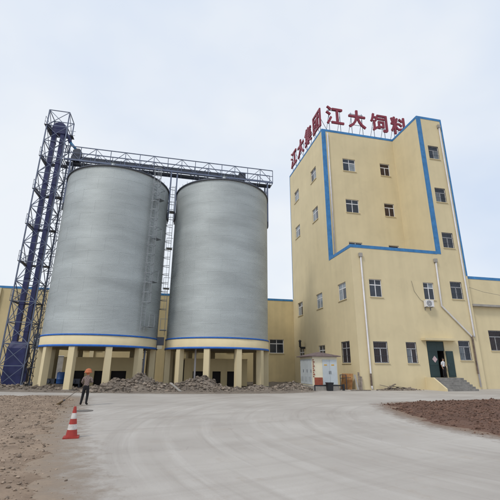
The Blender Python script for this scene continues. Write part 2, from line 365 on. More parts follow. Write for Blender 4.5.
fringe(verge, (0.28, 0.24, 0.20), 1.6, (-24, 7, 25.5, 33))
tag(MB().lathe([(0.0,0.012),(0.40,0.012),(0.405,0.004)], 36).build('manhole_cover', 'iron', None, (-6.95,16.78,0.003)), 'dark round iron manhole cover beside the traffic cone', 'manhole cover')

# ------------------------------------------------------------------ feed mill
def facade(openings, x0, x1, z0, z1, depth=0.16):
    """wall in the xz plane facing -y, with openings [(xa,xb,za,zb)] and their reveals"""
    xs = sorted({x0, x1, *[a for o in openings for a in o[:2]]}); zs = sorted({z0, z1, *[a for o in openings for a in o[2:4]]})
    mb = MB()
    for i in range(len(xs)-1):
        for j in range(len(zs)-1):
            cx = (xs[i]+xs[i+1])/2; cz = (zs[j]+zs[j+1])/2
            if any(o[0] < cx < o[1] and o[2] < cz < o[3] for o in openings): continue
            mb.add([(xs[i],0,zs[j]),(xs[i+1],0,zs[j]),(xs[i+1],0,zs[j+1]),(xs[i],0,zs[j+1])], [(0,1,2,3)])
    for xa, xb, za, zb in [o[:4] for o in openings]:
        d = depth
        mb.add([(xa,0,za),(xa,0,zb),(xa,d,zb),(xa,d,za)], [(0,1,2,3)]); mb.add([(xb,0,za),(xb,d,za),(xb,d,zb),(xb,0,zb)], [(0,1,2,3)])
        mb.add([(xa,0,za),(xa,d,za),(xb,d,za),(xb,0,za)], [(0,1,2,3)]); mb.add([(xa,0,zb),(xb,0,zb),(xb,d,zb),(xa,d,zb)], [(0,1,2,3)])
    return mb
wcache = {}
def window(parent, x, z, w, h, pos, rz, glass='glass', top=2, grille=False, sill=True, ajar=None):
    """x,z: lower left corner along the wall; pos(x): point of the wall line in the parent's frame"""
    key = (round(w,2), round(h,2), top)
    if key not in wcache:
        f = MB(); t = 0.065; zt = h*0.68
        f.box(0,t,-0.03,0.03,0,h); f.box(w-t,w,-0.03,0.03,0,h); f.box(t,w-t,-0.03,0.03,0,t); f.box(t,w-t,-0.03,0.03,h-t,h)
        f.box(t,w-t,-0.028,0.028,zt-0.045,zt+0.045); f.box(w/2-0.04,w/2+0.04,-0.026,0.026,t,zt-0.045)
        if top == 2: f.box(w/2-0.035,w/2+0.035,-0.026,0.026,zt+0.045,h-t)
        panes = []
        for a, b in ((t, w/2-0.04), (w/2+0.04, w-t)): panes.append((a, b, t, zt-0.045))
        if top == 2:
            for a, b in ((t, w/2-0.035), (w/2+0.035, w-t)): panes.append((a, b, zt+0.045, h-t))
        else: panes.append((t, w-t, zt+0.045, h-t))
        g = MB(); nb = max(5, int(w/0.17))
        for k in range(nb+1):
            xx = 0.03+(w-0.06)*k/nb; g.box(xx-0.011,xx+0.011,-0.131,-0.111,0,h)
        for zz in (0.02, h*0.33, h*0.66, h-0.02): g.box(0,w,-0.111,-0.095,zz-0.013,zz+0.013)
        wcache[key] = (f.mesh('window','white'), [(MB().box(a,b,-0.008,0.008,c,d).mesh('pane',None)) for a,b,c,d in panes], g.mesh('grille','darksteel'),
                       MB().box(-0.06,w+0.06,-0.21,-0.02,-0.07,0.0).mesh('sill','yellow'))
    fm, ps, gm, sm = wcache[key]
    p = pos(x); o = link('window', fm, parent, (p[0], p[1], z), rz)
    for k, pm in enumerate(ps):
        gl = glass if not (ajar is not None and k == ajar) else 'paleglass'
        if rz < -1 and z > 5 and random.random() < 0.55: gl = 'paleglass'  # side panes above the ground floor often get the pale glass colour
        elif gl == 'glass' and random.random() < 0.12: gl = 'paleglass'
        kk = (pm.name, gl)
        if kk not in wcache:
            c = pm.copy(); c.materials.clear(); c.materials.append(M[gl]); wcache[kk] = c
        link('pane', wcache[kk], o)
    if grille: link('grille', gm, o)
    if sill: link('sill', sm, o)
    return o

mill = thing('feed_mill', 'tall yellow mill tower with blue edge trim and a lower front block', 'building', (OX, OY, 0), TH)
RS = -math.pi/2                                        # turns the xz wall builder to face -u
front = lambda v: (lambda x: (x, v+0.13))
side = lambda u: (lambda x: (u+0.13, -x))              # x runs from back (-v) to front
# front of the low block (v = 0)
rows = [2.24, 8.15, 13.6, 18.75, 24.1]
lowf = [(1.50,2.92,2.24,4.10),(4.80,5.88,2.24,4.10),(6.96,8.82,1.02,4.24),(1.65,2.95,8.15,9.85),(7.46,8.64,8.15,9.85)]
facade(lowf, 0, U1, 0, H1).build('wall', 'yellow', mill)
stf = [(10.42,11.72,2.55,4.35),(10.55,11.9,8.35,10.1)] + [(10.5,11.82,z,z+1.68) for z in (13.65,18.8,24.05)]
facade(stf, U1, U2, 0, H2).build('wall', 'yellow', mill)
# tower front (v = V1) above the low roof
tf = [(2.47,4.10,z,z+1.66) for z in (13.55,18.78,24.12)] + [(7.41,8.70,z,z+1.66) for z in (13.55,18.78,24.12)]
facade(tf, 0, U1, H1, H2).build('wall', 'yellow', mill, (0, V1, 0))
# left side (u = 0)
sf = [(-15.0,-13.25,z,z+1.68) for z in (2.45,8.15,18.72,24.08)] + [(-8.8,-7.1,z,z+1.68) for z in (2.45,8.15,18.72,24.08)]
facade(sf, -V2, -V1, 0, H2).build('wall', 'yellow', mill, (0,0,0), RS)
sl_ = [(-3.25,-1.55,2.24,4.2),(-3.2,-1.5,8.15,9.83)]
facade(sl_, -V1, 0, 0, H1).build('wall', 'yellow', mill, (0,0,0), RS)
# left cheek of the stair shaft, right side and back
facade([], -V1, 0, H1, H2).build('wall', 'yellow', mill, (U1,0,0), RS)
facade([], 0, V2, 0, H2).build('wall', 'yellow', mill, (U2,0,0), math.pi/2)
facade([], -U2, 0, 0, H2).build('wall', 'yellow', mill, (0,V2,0), math.pi)
MB().box(0.002,U2-0.002,V1+0.002,V2-0.002,H2-0.25,H2-0.003).build('roof', 'conc', mill)
MB().box(U1+0.002,U2-0.002,0.002,V1+0.001,H2-0.25,H2-0.003).build('roof', 'conc', mill)
MB().box(0.002,U1-0.002,0.002,V1-0.002,H1-0.25,H1-0.003).build('roof', 'conc', mill)
for (a, b, z0, z1), gl, tp, gr in zip([lowf[0], lowf[1], lowf[3], lowf[4]], ['brownglass','brownglass','glass','glass'], [1,1,2,2], [True, True, False, False]):
    window(mill, a, z0, b-a, z1-z0, front(0), 0, gl, tp, gr, ajar=0 if a == 4.80 else None)
for a, b, z0, z1 in stf: window(mill, a, z0, b-a, z1-z0, front(0), 0, 'glass', 1, True)
for a, b, z0, z1 in tf: window(mill, a, z0, b-a, z1-z0, front(V1), 0, 'glass' if a < 4 else 'brownglass', 2 if a < 4 else 1)
for a, b, z0, z1 in sf: window(mill, a, z0, b-a, z1-z0, side(0), RS, 'glass', 2)
for a, b, z0, z1 in sl_: window(mill, a, z0, b-a, z1-z0, side(0), RS, 'brownglass' if z0 < 5 else 'glass', 2, z0 < 5)
# blue trim: roof edges and corners
def trim(*a): return MB().box(*a).build('blue_trim', 'blue', mill)
p = 0.025
trim(0.0-p, U1-0.003, V1-p, V1+0.0, H2-0.26, H2+0.03)                      # tower front roof edge
trim(-p, 0.0, V1, V2, H2-0.20, H2+0.03)                                    # tower side roof edge
trim(U1-p, U1, -p, V1-p-0.003, H2-0.26, H2+0.03)                           # stair cheek roof edge
trim(U1+0.002, U2+p, -p, 0, H2-0.26, H2+0.03)                              # stair front roof edge
trim(U2, U2+p, 0.002, V2, H2-0.26, H2+0.03)
trim(0.003-p, 0.46, V1-p, V1-0.0, H1+0.005, H2-0.263)                      # tower corner strip, front face
trim(-p, 0.0, V1, V1+0.10, H1-0.26, H2-0.203)                              # and round the corner
trim(U1-p, U1, -p, 0.10, H1+0.034, H2-0.263)                               # stair corner strip, cheek face
trim(U1+0.002, U1+0.47, -p, 0.0, H1-0.24, H2-0.263)
trim(U2-0.16, U2+p, -p, 0.0, 10.8, H2-0.263)                               # right edge strip
trim(-p, 0.0, V2-0.10, V2, 10.75, H2-0.203)                                # back edge strip
trim(-p, U1-0.003, -p, 0.0, H1-0.28, H1+0.03)                              # low block roof edge
trim(-p, 0.0, 0.002, V1-0.002, H1-0.28, H1+0.03)
# downpipes with brackets and rain heads
def downpipe(pts, head=True, parent=mill):
    o = MB().tube(pts, 0.075, 10).build('downpipe', 'pipe', parent, smooth=True)
    if head:
        x, y, z = pts[0]; MB().box(x-0.17,x+0.17,y-0.10,y+0.09,z-0.05,z+0.32).build('rain_head', 'conc', o)
    if pts[-1][2] < 1: MB().tube([(pts[-2][0],pts[-2][1],1.35),(pts[-2][0],pts[-2][1],pts[-2][2]+0.1)],0.083,10).build('pipe_sleeve','rustpipe',o)
    return o
downpipe([(0.93,-0.12,12.0),(0.93,-0.12,0.25),(0.93,-0.24,0.08)])
downpipe([(9.18,-0.12,12.0),(9.1,-0.12,7.6),(12.0,-0.12,4.75),(12.05,-0.12,0.2)])
downpipe([(12.28,-0.12,28.3),(12.28,-0.12,4.9),(12.25,-0.12,4.7)])
downpipe([(0.66,V1-0.13,28.9),(0.66,V1-0.13,H1+0.1)], False)
# soffit lamp, cable
MB().tube([(6.2,-0.03,9.9),(6.35,-0.05,8.9),(6.9,-0.05,8.1),(7.4,-0.06,7.8)], 0.012, 5).build('cable', 'darksteel', mill)
MB().tube([(U2-0.05,-0.05,9.6),(U2+1.5,-0.1,9.2),(U2+4,-0.1,8.9)], 0.014, 5).build('cable', 'darksteel', mill)
# entrance: canopy, door leaves, dark lobby behind them
MB().box(6.45,9.95,-0.62,0.0,4.28,4.48).build('door_canopy', 'yellow', mill)
fl = MB().box(6.98,8.04,0.05,0.11,1.04,4.22).build('door_leaf', 'green', mill)
MB().box(7.03,7.99,0.03,0.05,1.10,2.0).box(7.03,7.99,0.03,0.05,2.1,3.2).box(7.03,7.99,0.03,0.05,3.3,4.15).build('door_panel', 'green', fl)
MB().box(8.045,8.80,0.05,0.11,3.38,4.22).build('door_transom', 'green', mill)
ol = MB().box(8.84,9.60,-0.10,-0.05,1.06,3.36).build('door_leaf', 'green', mill)
MB().box(8.92,9.52,-0.115,-0.1,1.2,2.1).box(8.92,9.52,-0.115,-0.1,2.25,3.2).build('door_panel', 'green', ol)
MB().bar((8.90,-0.17,2.0),(8.90,-0.17,2.25),0.03).bar((8.90,-0.17,2.02),(8.90,-0.1,2.02),0.02).bar((8.90,-0.17,2.23),(8.90,-0.1,2.23),0.02).build('door_handle', 'steel', ol)
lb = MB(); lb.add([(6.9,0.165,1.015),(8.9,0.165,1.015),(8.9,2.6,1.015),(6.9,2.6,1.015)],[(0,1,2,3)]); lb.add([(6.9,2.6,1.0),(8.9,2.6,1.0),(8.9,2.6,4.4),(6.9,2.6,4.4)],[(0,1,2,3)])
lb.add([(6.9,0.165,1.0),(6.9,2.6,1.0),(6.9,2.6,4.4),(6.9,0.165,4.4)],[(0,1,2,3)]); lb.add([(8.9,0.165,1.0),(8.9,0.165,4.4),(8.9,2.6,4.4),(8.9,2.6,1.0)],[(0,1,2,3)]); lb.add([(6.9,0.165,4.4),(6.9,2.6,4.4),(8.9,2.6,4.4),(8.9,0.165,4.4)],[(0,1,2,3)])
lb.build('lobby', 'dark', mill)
dm = MB().add([(0,0,-0.31),(0.27,0,0),(0,0,0.31),(-0.27,0,0),(0,0.012,-0.31),(0.27,0.012,0),(0,0.012,0.31),(-0.27,0.012,0)], [(0,1,2,3),(7,6,5,4),(0,4,5,1),(1,5,6,2),(2,6,7,3),(3,7,4,0)])
po = dm.build('door_poster', 'poster', fl, (7.66,0.016,2.62))
# steps
st = thing('entrance_steps', 'concrete steps with a yellow side wall up to the green door', 'steps', W(6.5,0), TH)
nstep = 6; rise = 1.015/nstep
for k in range(nstep):
    d = 1.0+0.30*(nstep-1-k); MB().box(0,3.05,-d,-1.0-0.30*(nstep-2-k) if k < nstep-1 else -0.002,rise*k if k < 1 else rise*k*0+0.0,rise*(k+1)).build('step', 'step', st)
ck = MB(); ck.add([(-0.14,-0.002,0),(-0.14,-1.05,0),(-0.14,-2.5,0),(-0.14,-2.5,0.2),(-0.14,-1.05,1.05),(-0.14,-0.002,1.05),(-0.004,-0.002,0),(-0.004,-1.05,0),(-0.004,-2.5,0),(-0.004,-2.5,0.2),(-0.004,-1.05,1.05),(-0.004,-0.002,1.05)],
    [(5,4,1,0),(4,3,2,1),(6,7,10,11),(7,8,9,10),(5,11,10,4),(4,10,9,3),(3,9,8,2),(0,6,11,5)])
ck.build('cheek_wall', 'yellow', st)

# air conditioner
ac = thing('air_conditioner', 'white air conditioner box on the wall under the second storey window', 'air conditioner', W(7.6,-0.1,7.4), TH)
MB().box(-0.42,0.42,-0.36,-0.02,0.0,0.62).build('casing', 'white', ac)
g = MB()
for r_ in (0.08,0.16,0.24): g.lathe([(r_,0),(r_+0.02,0),(r_+0.02,0.02),(r_,0.02)], 20)
gm = g.build('fan_grille', 'darksteel', ac, (-0.1,-0.362,0.31)); gm.rotation_euler = (R(90),0,0)
MB().bar((-0.3,-0.35,-0.03),(-0.3,0.08,-0.03),0.04).bar((-0.3,0.06,-0.03),(-0.3,0.06,-0.3),0.04).build('bracket', 'steel', ac)
MB().bar((0.3,-0.35,-0.03),(0.3,0.08,-0.03),0.04).bar((0.3,0.06,-0.03),(0.3,0.06,-0.3),0.04).build('bracket', 'steel', ac)

# annexe to the right and the long hall behind the silos
ann = thing('annexe', 'low yellow annexe with a blue roof edge right of the stair shaft', 'building', W(U2+0.03,0.35), TH)
aw = [(1.62,3.2,3.5,5.45),(6.2,7.8,3.5,5.45)]
facade(aw, 0, 30, 0, 10.85).build('wall', 'yellow', ann)
facade([], -16, 0, 0, 10.85).build('wall', 'yellow', ann, (30,16,0), math.pi)
MB().box(0,30,0.002,16,10.6,10.84).build('roof', 'conc', ann)
MB().box(0.0,30,-0.025,0,10.6,10.88).build('blue_trim', 'blue', ann)
MB().box(0.0,30,-0.45,0,7.75,7.95).build('ledge', 'conc', ann)
for a, b, z0, z1 in aw: window(ann, a, z0, b-a, z1-z0, front(0), 0, 'brownglass', 1, True)
hall = thing('rear_hall', 'long yellow hall with a blue roof edge behind the two silos', 'building', W(-48,V2+0.05), TH)
hw = [(48-3.36,48-1.45,3.55,5.3)] + [(48-3.36-k*5.6,48-1.45-k*5.6,3.55,5.3) for k in (1,2,3,4,5,6)]
hd = [(18.6,20.2,0.0,2.9),(26.5,29.0,0,2.7)]
facade(hw+hd, 0, 50, 0, 10.62).build('wall', 'yellow_dull', hall)
facade([], -14, 0, 0, 10.62).build('wall', 'yellow_dull', hall, (0,0,0), RS)
MB().box(0,49.9,0.002,14,10.4,10.61).build('roof', 'conc', hall)
MB().box(0,47.95,-0.03,0,10.4,10.66).build('blue_trim', 'blue', hall)
for a, b, z0, z1 in hw: window(hall, a, z0, b-a, z1-z0, front(0), 0, 'glass', 2)
for a, b, z0, z1 in hd:
    o = MB().box(a+0.02,b-0.02,0.08,0.14,0.02,z1-0.02).build('door', 'conc', hall); MB().bar((b-0.25,0.05,1.0),(b-0.25,0.05,1.2),0.03).build('handle', 'darksteel', o)
for u in (12.0, 17.4, 22.9): MB().box(u,u+0.45,-0.2,-0.002,0,10.38).build('pilaster', 'yellow', hall)

# ------------------------------------------------------------------ rooftop sign: one standing character each
def glyph_mesh(ch, w, h, depth):
    cu = bpy.data.curves.new('sign', 'FONT'); cu.body = ch; cu.extrude = depth/2; cu.size = 1; cu.resolution_u = 3
    t = bpy.data.objects.new('sign_tmp', cu); COL.objects.link(t)
    dg = bpy.context.evaluated_depsgraph_get(); me = bpy.data.meshes.new_from_object(t.evaluated_get(dg)); bpy.data.objects.remove(t); bpy.data.curves.remove(cu)
    xs = [v.co.x for v in me.vertices]; ys = [v.co.y for v in me.vertices]
    x0, x1, y0, y1 = min(xs), max(xs), min(ys), max(ys)
    for v in me.vertices:
        x, y, z = v.co; v.co = (((x-x0)/(x1-x0)-0.5)*w, -z, (y-y0)/(y1-y0)*h)
    src = [(v.co.copy()) for v in me.vertices]; fs = [tuple(p_.vertices) for p_ in me.polygons]; mb = MB()
    for k in range(9):                                     # strokes fattened to the weight of the sheet metal letters
        dx, dz = (0, 0) if k == 8 else (0.055*math.cos(k*math.pi/4), 0.045*math.sin(k*math.pi/4)); g_ = 1+0.012*k
        mb.add([(q.x+dx, q.y*g_, q.z+dz) for q in src], fs)
    return mb.mesh('character', 'maroon')
def sign(ch, label, u, v, rz, w=2.3, h=2.55, zb=1.25):
    s = thing('sign_character', label, 'sign', W(u, v, H2), TH+rz, 'characters of the rooftop sign')
    link('character', glyph_mesh(ch, w, h, 0.16), s, (0,0,zb))
    for x in (-0.75, 0.75):
        MB().bar((x,0.12,0),(x,0.12,zb+h-0.3),0.05).build('post', 'steel', s)
        MB().bar((x,0.14,zb+1.5),(x,1.5,0),0.04).build('strut', 'steel', s)
    MB().bar((-0.95,0.12,zb+0.45),(0.95,0.12,zb+0.45),0.045).build('crossbar', 'steel', s)
    MB().bar((-0.95,0.12,zb+h-0.5),(0.95,0.12,zb+h-0.5),0.045).build('crossbar', 'steel', s)
for ch, u, la in zip('江大饲料', (2.05,5.1,8.2,11.1), ('front roof edge, first from the tower corner', 'front roof edge, second from the tower corner', 'front roof edge, third from the tower corner', 'front roof edge beside the stair shaft')):
    sign(ch, 'maroon sign character standing on the ' + la, u, V1+0.35, 0)
for ch, v, la in zip('江大集团', (15.7,12.75,9.85,6.85), ('left roof edge, farthest back', 'left roof edge, third from the tower corner', 'left roof edge, second from the tower corner', 'left roof edge, nearest the tower corner')):
    sign(ch, 'maroon sign character standing on the ' + la, 0.35, v, RS)

# ------------------------------------------------------------------ silos
RW, ZB, ZT, NC, NS = 4.83, 4.22, 18.95, 13, 12
CH = (ZT-ZB)/NC
sm_ = MB(); da = 2*math.pi/NS; nw = 11; rows_ = nw*4; na = 6
for j in range(rows_+1):
    z = (CH+0.02)*j/rows_; r = RW + 0.007*math.sin(2*math.pi*j/4)
    for i in range(na+1):
        a = da*1.012*i/na; rr = r + 0.003*(i/na); sm_.v.append((rr*math.cos(a), rr*math.sin(a), z))
for j in range(rows_):
    for i in range(na):
        b_ = j*(na+1)+i; sm_.f.append((b_, b_+1, b_+na+2, b_+na+1))
SHEET = sm_.mesh('wall_sheet', 'galv', True)
nrm = []
for j in range(rows_+1):
    sl0 = -0.007*math.cos(2*math.pi*j/4)*2*math.pi*rows_/4/(CH+0.02)
    for i in range(na+1):
        a = da*1.012*i/na; nrm.append(Vector((math.cos(a), math.sin(a), sl0)).normalized())
SHEET.normals_split_custom_set_from_vertices(nrm)
RING = MB().lathe([(4.895,3.25),(4.895,4.20),(4.5,4.20),(4.5,3.25),(4.895,3.25)], 96).mesh('ring_beam', 'yellow', True)
def silo(pos, label, lad, n0):
    s = thing('silo', label, 'silo', pos, TH, 'corrugated steel silos')
    link('ring_beam', RING, s)
    MB().lathe([(4.90,4.09),(4.925,4.09),(4.925,4.205),(4.90,4.205)], 96).build('blue_band', 'ringblue', s, smooth=True)
    MB().lathe([(4.90,3.24),(4.93,3.24),(4.93,3.40),(4.90,3.40)], 96).build('blue_band', 'ringblue', s, smooth=True)
    MB().lathe([(0,3.38),(4.5,3.38),(4.5,3.62),(0,3.62)], 64).build('floor_slab', 'conc', s)
    for k in range(11):
        a = R(90) - R(20.5 + n0 + 360/11*k) - TH
        c = MB().box(-0.235,0.235,-0.235,0.235,0,3.24).build('column', 'yellow', s, (4.64*math.cos(a), 4.64*math.sin(a), 0), a)
        MB().box(-0.3,0.3,-0.3,0.3,0,0.12).build('column_foot', 'conc', c)
    for j in range(NC):
        for i in range(NS):
            link('wall_sheet', SHEET, s, (0,0,ZB+CH*j), da*(i+0.5*(j % 2)) + 0.1*n0)
    MB().lathe([(RW+0.05,ZT-0.08),(RW+0.11,ZT-0.08),(RW+0.11,ZT+0.05),(RW+0.05,ZT+0.05)], 96).build('eave_ring', 'darksteel', s, smooth=True)
    rf = MB().lathe([(RW+0.06,ZT+0.03),(0.6,ZT+1.95),(0.6,ZT+2.15),(0,ZT+2.2)], 48).build('roof', 'roofmetal', s)
    rb = MB()
    for k in range(24):
        a = 2*math.pi*k/24; rb.bar(((RW)*math.cos(a),(RW)*math.sin(a),ZT+0.09),(0.6*math.cos(a),0.6*math.sin(a),ZT+2.0),0.05,0.08)
    rb.build('roof_ribs', 'roofmetal', rf)
    vt = MB()
    for k in range(6):
        a = 2*math.pi*(k+0.4)/6; x, y = 3.6*math.cos(a), 3.6*math.sin(a); vt.tube([(x,y,ZT+0.55),(x,y,ZT+0.95)],0.16,10).lathe([(0.26,0),(0.02,0.14)],10,(x,y,ZT+0.95))
    vt.build('roof_vents', 'roofmetal', rf)
    # caged ladder: rails, rungs, hoops and rest platforms
    an = lad; cx, cy = math.cos(an), math.sin(an); tx, ty = -cy, cx
    def L(r, t, z): return (cx*r+tx*t, cy*r+ty*t, z)
    la = MB().bar(L(RW+0.22,-0.22,4.6),L(RW+0.22,-0.22,ZT+1.0),0.045).bar(L(RW+0.22,0.22,4.6),L(RW+0.22,0.22,ZT+1.0),0.045).build('ladder', 'ladder', s)
    ru = MB(); z = 4.8
    while z < ZT+0.8: ru.bar(L(RW+0.22,-0.22,z),L(RW+0.22,0.22,z),0.028); z += 0.3
    tag(ru.build('rungs', 'ladder', la), kind='stuff')
    cg = MB(); z = 7.0
    while z < ZT+1.0:
        P = [L(RW+0.22+0.62*math.sin(math.pi*i/8), -0.36*math.cos(math.pi*i/8), z) for i in range(9)]
        for i in range(8): cg.bar(P[i], P[i+1], 0.03, 0.045)
        z += 0.85
    for i in (1,3,4,5,7): cg.bar(L(RW+0.22+0.62*math.sin(math.pi*i/8), -0.36*math.cos(math.pi*i/8),7.0),L(RW+0.22+0.62*math.sin(math.pi*i/8), -0.36*math.cos(math.pi*i/8),ZT+0.9),0.025)
    cg.build('cage', 'ladder', la)
    for z in (5.0, 8.9, 12.9, 16.8):
        pf = MB()
        a_, b_, c_, d_ = L(RW+0.05,0.3,z), L(RW+0.65,0.3,z), L(RW+0.65,0.9,z), L(RW+0.05,0.9,z)
        pf.bar(a_, b_, 0.06); pf.bar(b_, c_, 0.06); pf.bar(c_, d_, 0.06); pf.bar(L(RW+0.35,0.3,z),L(RW+0.35,0.9,z),0.5,0.03)
        pf.bar((b_[0],b_[1],z),(b_[0],b_[1],z+1.0),0.035); pf.bar((c_[0],c_[1],z),(c_[0],c_[1],z+1.0),0.035); pf.bar((b_[0],b_[1],z+1.0),(c_[0],c_[1],z+1.0),0.035); pf.bar((c_[0],c_[1],z+1),(d_[0],d_[1],z+1),0.035)
        pf.build('rest_platform', 'ladder', la)
    # discharge tunnel between the columns
    tn = MB(); op = [(-2.2,-1.15,0,1.4),(-0.35,0.45,0,1.4),(1.05,2.35,0,1.4)]
    facade(op, -3.0, 3.0, 0, 2.45, 0.25).build('tunnel_wall', 'yellow_dull', s, (0,0.3,0))
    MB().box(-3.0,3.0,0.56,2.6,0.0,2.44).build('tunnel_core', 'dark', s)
    MB().box(-3.02,3.02,0.28,2.66,2.452,2.55).build('tunnel_roof', 'yellow_dull', s)
    # bracket posts that carry the gallery, bolted to the wall left and right
    for sg in (-1, 1):
        for w_ in (-0.55, 0.55):
            x = sg*(RW+0.10); MB().box(x-0.07,x+0.07,w_-0.07,w_+0.07,16.2,21.45).build('gallery_post', 'steel', s)
        MB().box(sg*(RW+0.06)-0.05,sg*(RW+0.06)+0.05,-0.75,0.75,16.0,16.7).build('bracket_plate', 'darksteel', s)
        b_ = MB(); x = sg*(RW+0.10)
        b_.bar((x,-0.5,19.2),(x,0.5,21.2),0.05).bar((x,0.5,19.2),(x,-0.5,21.2),0.05); b_.build('post_brace', 'steel', s)
    return s
sa = silo(S1, 'corrugated steel silo on yellow columns, the nearer one beside the lattice tower', R(-32)-TH, 0)
sb = silo(S2, 'corrugated steel silo on yellow columns, the one next to the mill', R(193)-TH, 1.5)
# roof walkway handrail stubs
for s in (sa, sb):
    h_ = MB()
    for k in range(40):
        a = 2*math.pi*k/40; h_.bar(((RW+0.02)*math.cos(a),(RW+0.02)*math.sin(a),ZT+0.05),((RW+0.02)*math.cos(a),(RW+0.02)*math.sin(a),ZT+0.32),0.03)
    h_.build('eave_clips', 'steel', s)
# spouts and pipes under the silos
for (P, z1, r_, la, m_) in [((-8.9,32.6), 3.36, 0.07, 'thin grey pipe standing under the nearer silo', 'steel'), ((-9.7,33.0), 3.36, 0.10, 'stout dark pipe standing under the nearer silo', 'darksteel'), ((-4.75,33.9), 3.36, 0.085, 'pale grey pipe standing among the columns of the mill side silo', 'pipe')]:
    t = thing('drain_pipe', la, 'pipe', (P[0],P[1],0), 0, 'pipes under the silos')
    MB().tube([(0,0,0.0),(0,0,z1)], r_, 10).build('pipe', m_, t, smooth=True); MB().tube([(0,0,0.5),(0,0,0.6)], r_*1.5, 10).build('flange', 'darksteel', t)
bx = thing('junction_box', 'small beige box wedged between the ring beams of the silos', 'box', (S1+S2)/2 + Vector((0.05,-0.9,3.3)), TH)
MB().box(-0.22,0.22,-0.15,0.15,0,0.30).build('casing', 'cream', bx); MB().box(-0.36,0.36,-0.05,0.35,0.34,1.05).build('bracket', 'darksteel', bx)

# ------------------------------------------------------------------ lattice tower with bucket elevator
lt = thing('lattice_tower', 'slender grey steel lattice tower left of the silos', 'tower', S1 + EU*(-6.6), TH)
TA, HT = 0.95, 26.6; NB = 15
cor = [(-TA,-TA),(TA,-TA),(TA,TA),(-TA,TA)]
for x, y in cor:
    MB().bar((x,y,0),(x,y,HT),0.095).build('leg', 'steel', lt); MB().box(x-0.25,x+0.25,y-0.25,y+0.25,0,0.3).build('foot', 'conc', lt)
lev = [HT*k/NB for k in range(NB+1)]
for k in range(NB+1):
    z = lev[k]
    for i in range(4):
        a, b = cor[i], cor[(i+1) % 4]
        if k: MB().bar((a[0],a[1],z),(b[0],b[1],z),0.065).build('crossbar', 'steel', lt)
        if k < NB:
            z2 = lev[k+1]; m_ = ((a[0]+b[0])/2,(a[1]+b[1])/2)
            q = (a, b) if (k+i) % 2 else (b, a)
            MB().bar((q[0][0],q[0][1],z),(q[1][0],q[1][1],z2),0.05).build('brace', 'steel', lt)
            if k < 4 or k >= NB-2 or i in (0, 2): MB().bar((q[1][0]*0.995,q[1][1]*0.995,z),(q[0][0]*0.995,q[0][1]*0.995,z2),0.045).build('brace', 'steel', lt)
# narrow side bay with the access ladder, up to the gallery
for y in (-0.45, 0.55): MB().bar((1.85,y,0),(1.85,y,21.6),0.08).build('leg', 'darksteel', lt)
for k in range(13):
    z = 21.6*(k+1)/13; zp = 21.6*k/13
    for y in (-0.45, 0.55):
        MB().bar((TA,y,z),(1.85,y,z),0.05).build('crossbar', 'darksteel', lt); MB().bar((TA,y,zp if k % 2 else z),(1.85,y,z if k % 2 else zp),0.04).build('brace', 'darksteel', lt)
    MB().bar((1.85,-0.45,z),(1.85,0.55,z),0.05).build('crossbar', 'darksteel', lt)
for z, e in ((lev[14]-0.02,0.22),(lev[12],0.15),(lev[10],0.15),(lev[8],0.15),(lev[6],0.15),(lev[4],0.15)):
    pl = MB().box(-TA-e,TA+e,0.42,TA+e,z,z+0.04).box(-TA-e,-0.72,-TA-e*0.5,0.42,z,z+0.04).build('platform', 'darksteel', lt)
    r_ = MB()
    for zz in (0.5,1.0):
        r_.bar((-TA-e,TA+e,z+zz),(TA+e,TA+e,z+zz),0.03); r_.bar((-TA-e,-TA,z+zz),(-TA-e,TA+e,z+zz),0.03)
    for k in range(4): r_.bar((-TA-e,-TA+k*0.6,z),(-TA-e,-TA+k*0.6,z+1.0),0.03); r_.bar((-TA-e+k*0.7,TA+e,z),(-TA-e+k*0.7,TA+e,z+1),0.03)
    r_.build('handrail', 'steel', pl)
la = MB().bar((1.35,0.30,0),(1.35,0.30,21.6),0.04).bar((1.35,-0.12,0),(1.35,-0.12,21.6),0.04).build('ladder', 'steel', lt)
ru = MB(); z = 0.4
while z < 21.5: ru.bar((1.35,-0.12,z),(1.35,0.30,z),0.026); z += 0.3
tag(ru.build('rungs', 'steel', la), kind='stuff')

el = thing('bucket_elevator', 'navy bucket elevator with a domed head standing inside the lattice tower', 'elevator', S1 + EU*(-6.6), TH)
for x in (-0.38, 0.38):
    tr = MB().box(x-0.17,x+0.17,-0.22,0.22,3.2,24.45).build('trunk', 'navy', el)
    fl_ = MB()
    for k in range(9): fl_.box(x-0.21,x+0.21,-0.26,0.26,4.6+2.35*k,4.68+2.35*k)
    fl_.build('flanges', 'navy', tr)
MB().add([(-0.62,-0.3,24.45),(0.62,-0.3,24.45),(0.62,0.3,24.45),(-0.62,0.3,24.45),(-0.66,-0.3,25.0),(0.66,-0.3,25.0),(0.66,0.3,25.0),(-0.66,0.3,25.0)],[(3,2,1,0),(4,5,6,7),(0,1,5,4),(1,2,6,5),(2,3,7,6),(3,0,4,7)]).build('head_casing','navy',el)
dome = MB(); NBb = 16; prof = [(0.66*math.cos(math.pi*i/NBb), 0.72*math.sin(math.pi*i/NBb)) for i in range(NBb+1)]
for y in (-0.32,0.32): dome.v += [(x,y,25.0+z) for x, z in prof]
for i in range(NBb): dome.f.append((i,i+1,NBb+1+i+1,NBb+1+i))
dome.f.append(tuple(range(NBb,-1,-1))); dome.f.append(tuple(range(NBb+1,2*NBb+2)))
dome.build('head_dome','navy',el)
MB().box(-1.0,-0.68,-0.2,0.25,24.6,25.05).tube([(-0.85,-0.2,24.85),(-0.85,-0.65,24.85)],0.17,12).build('motor','darksteel',el)
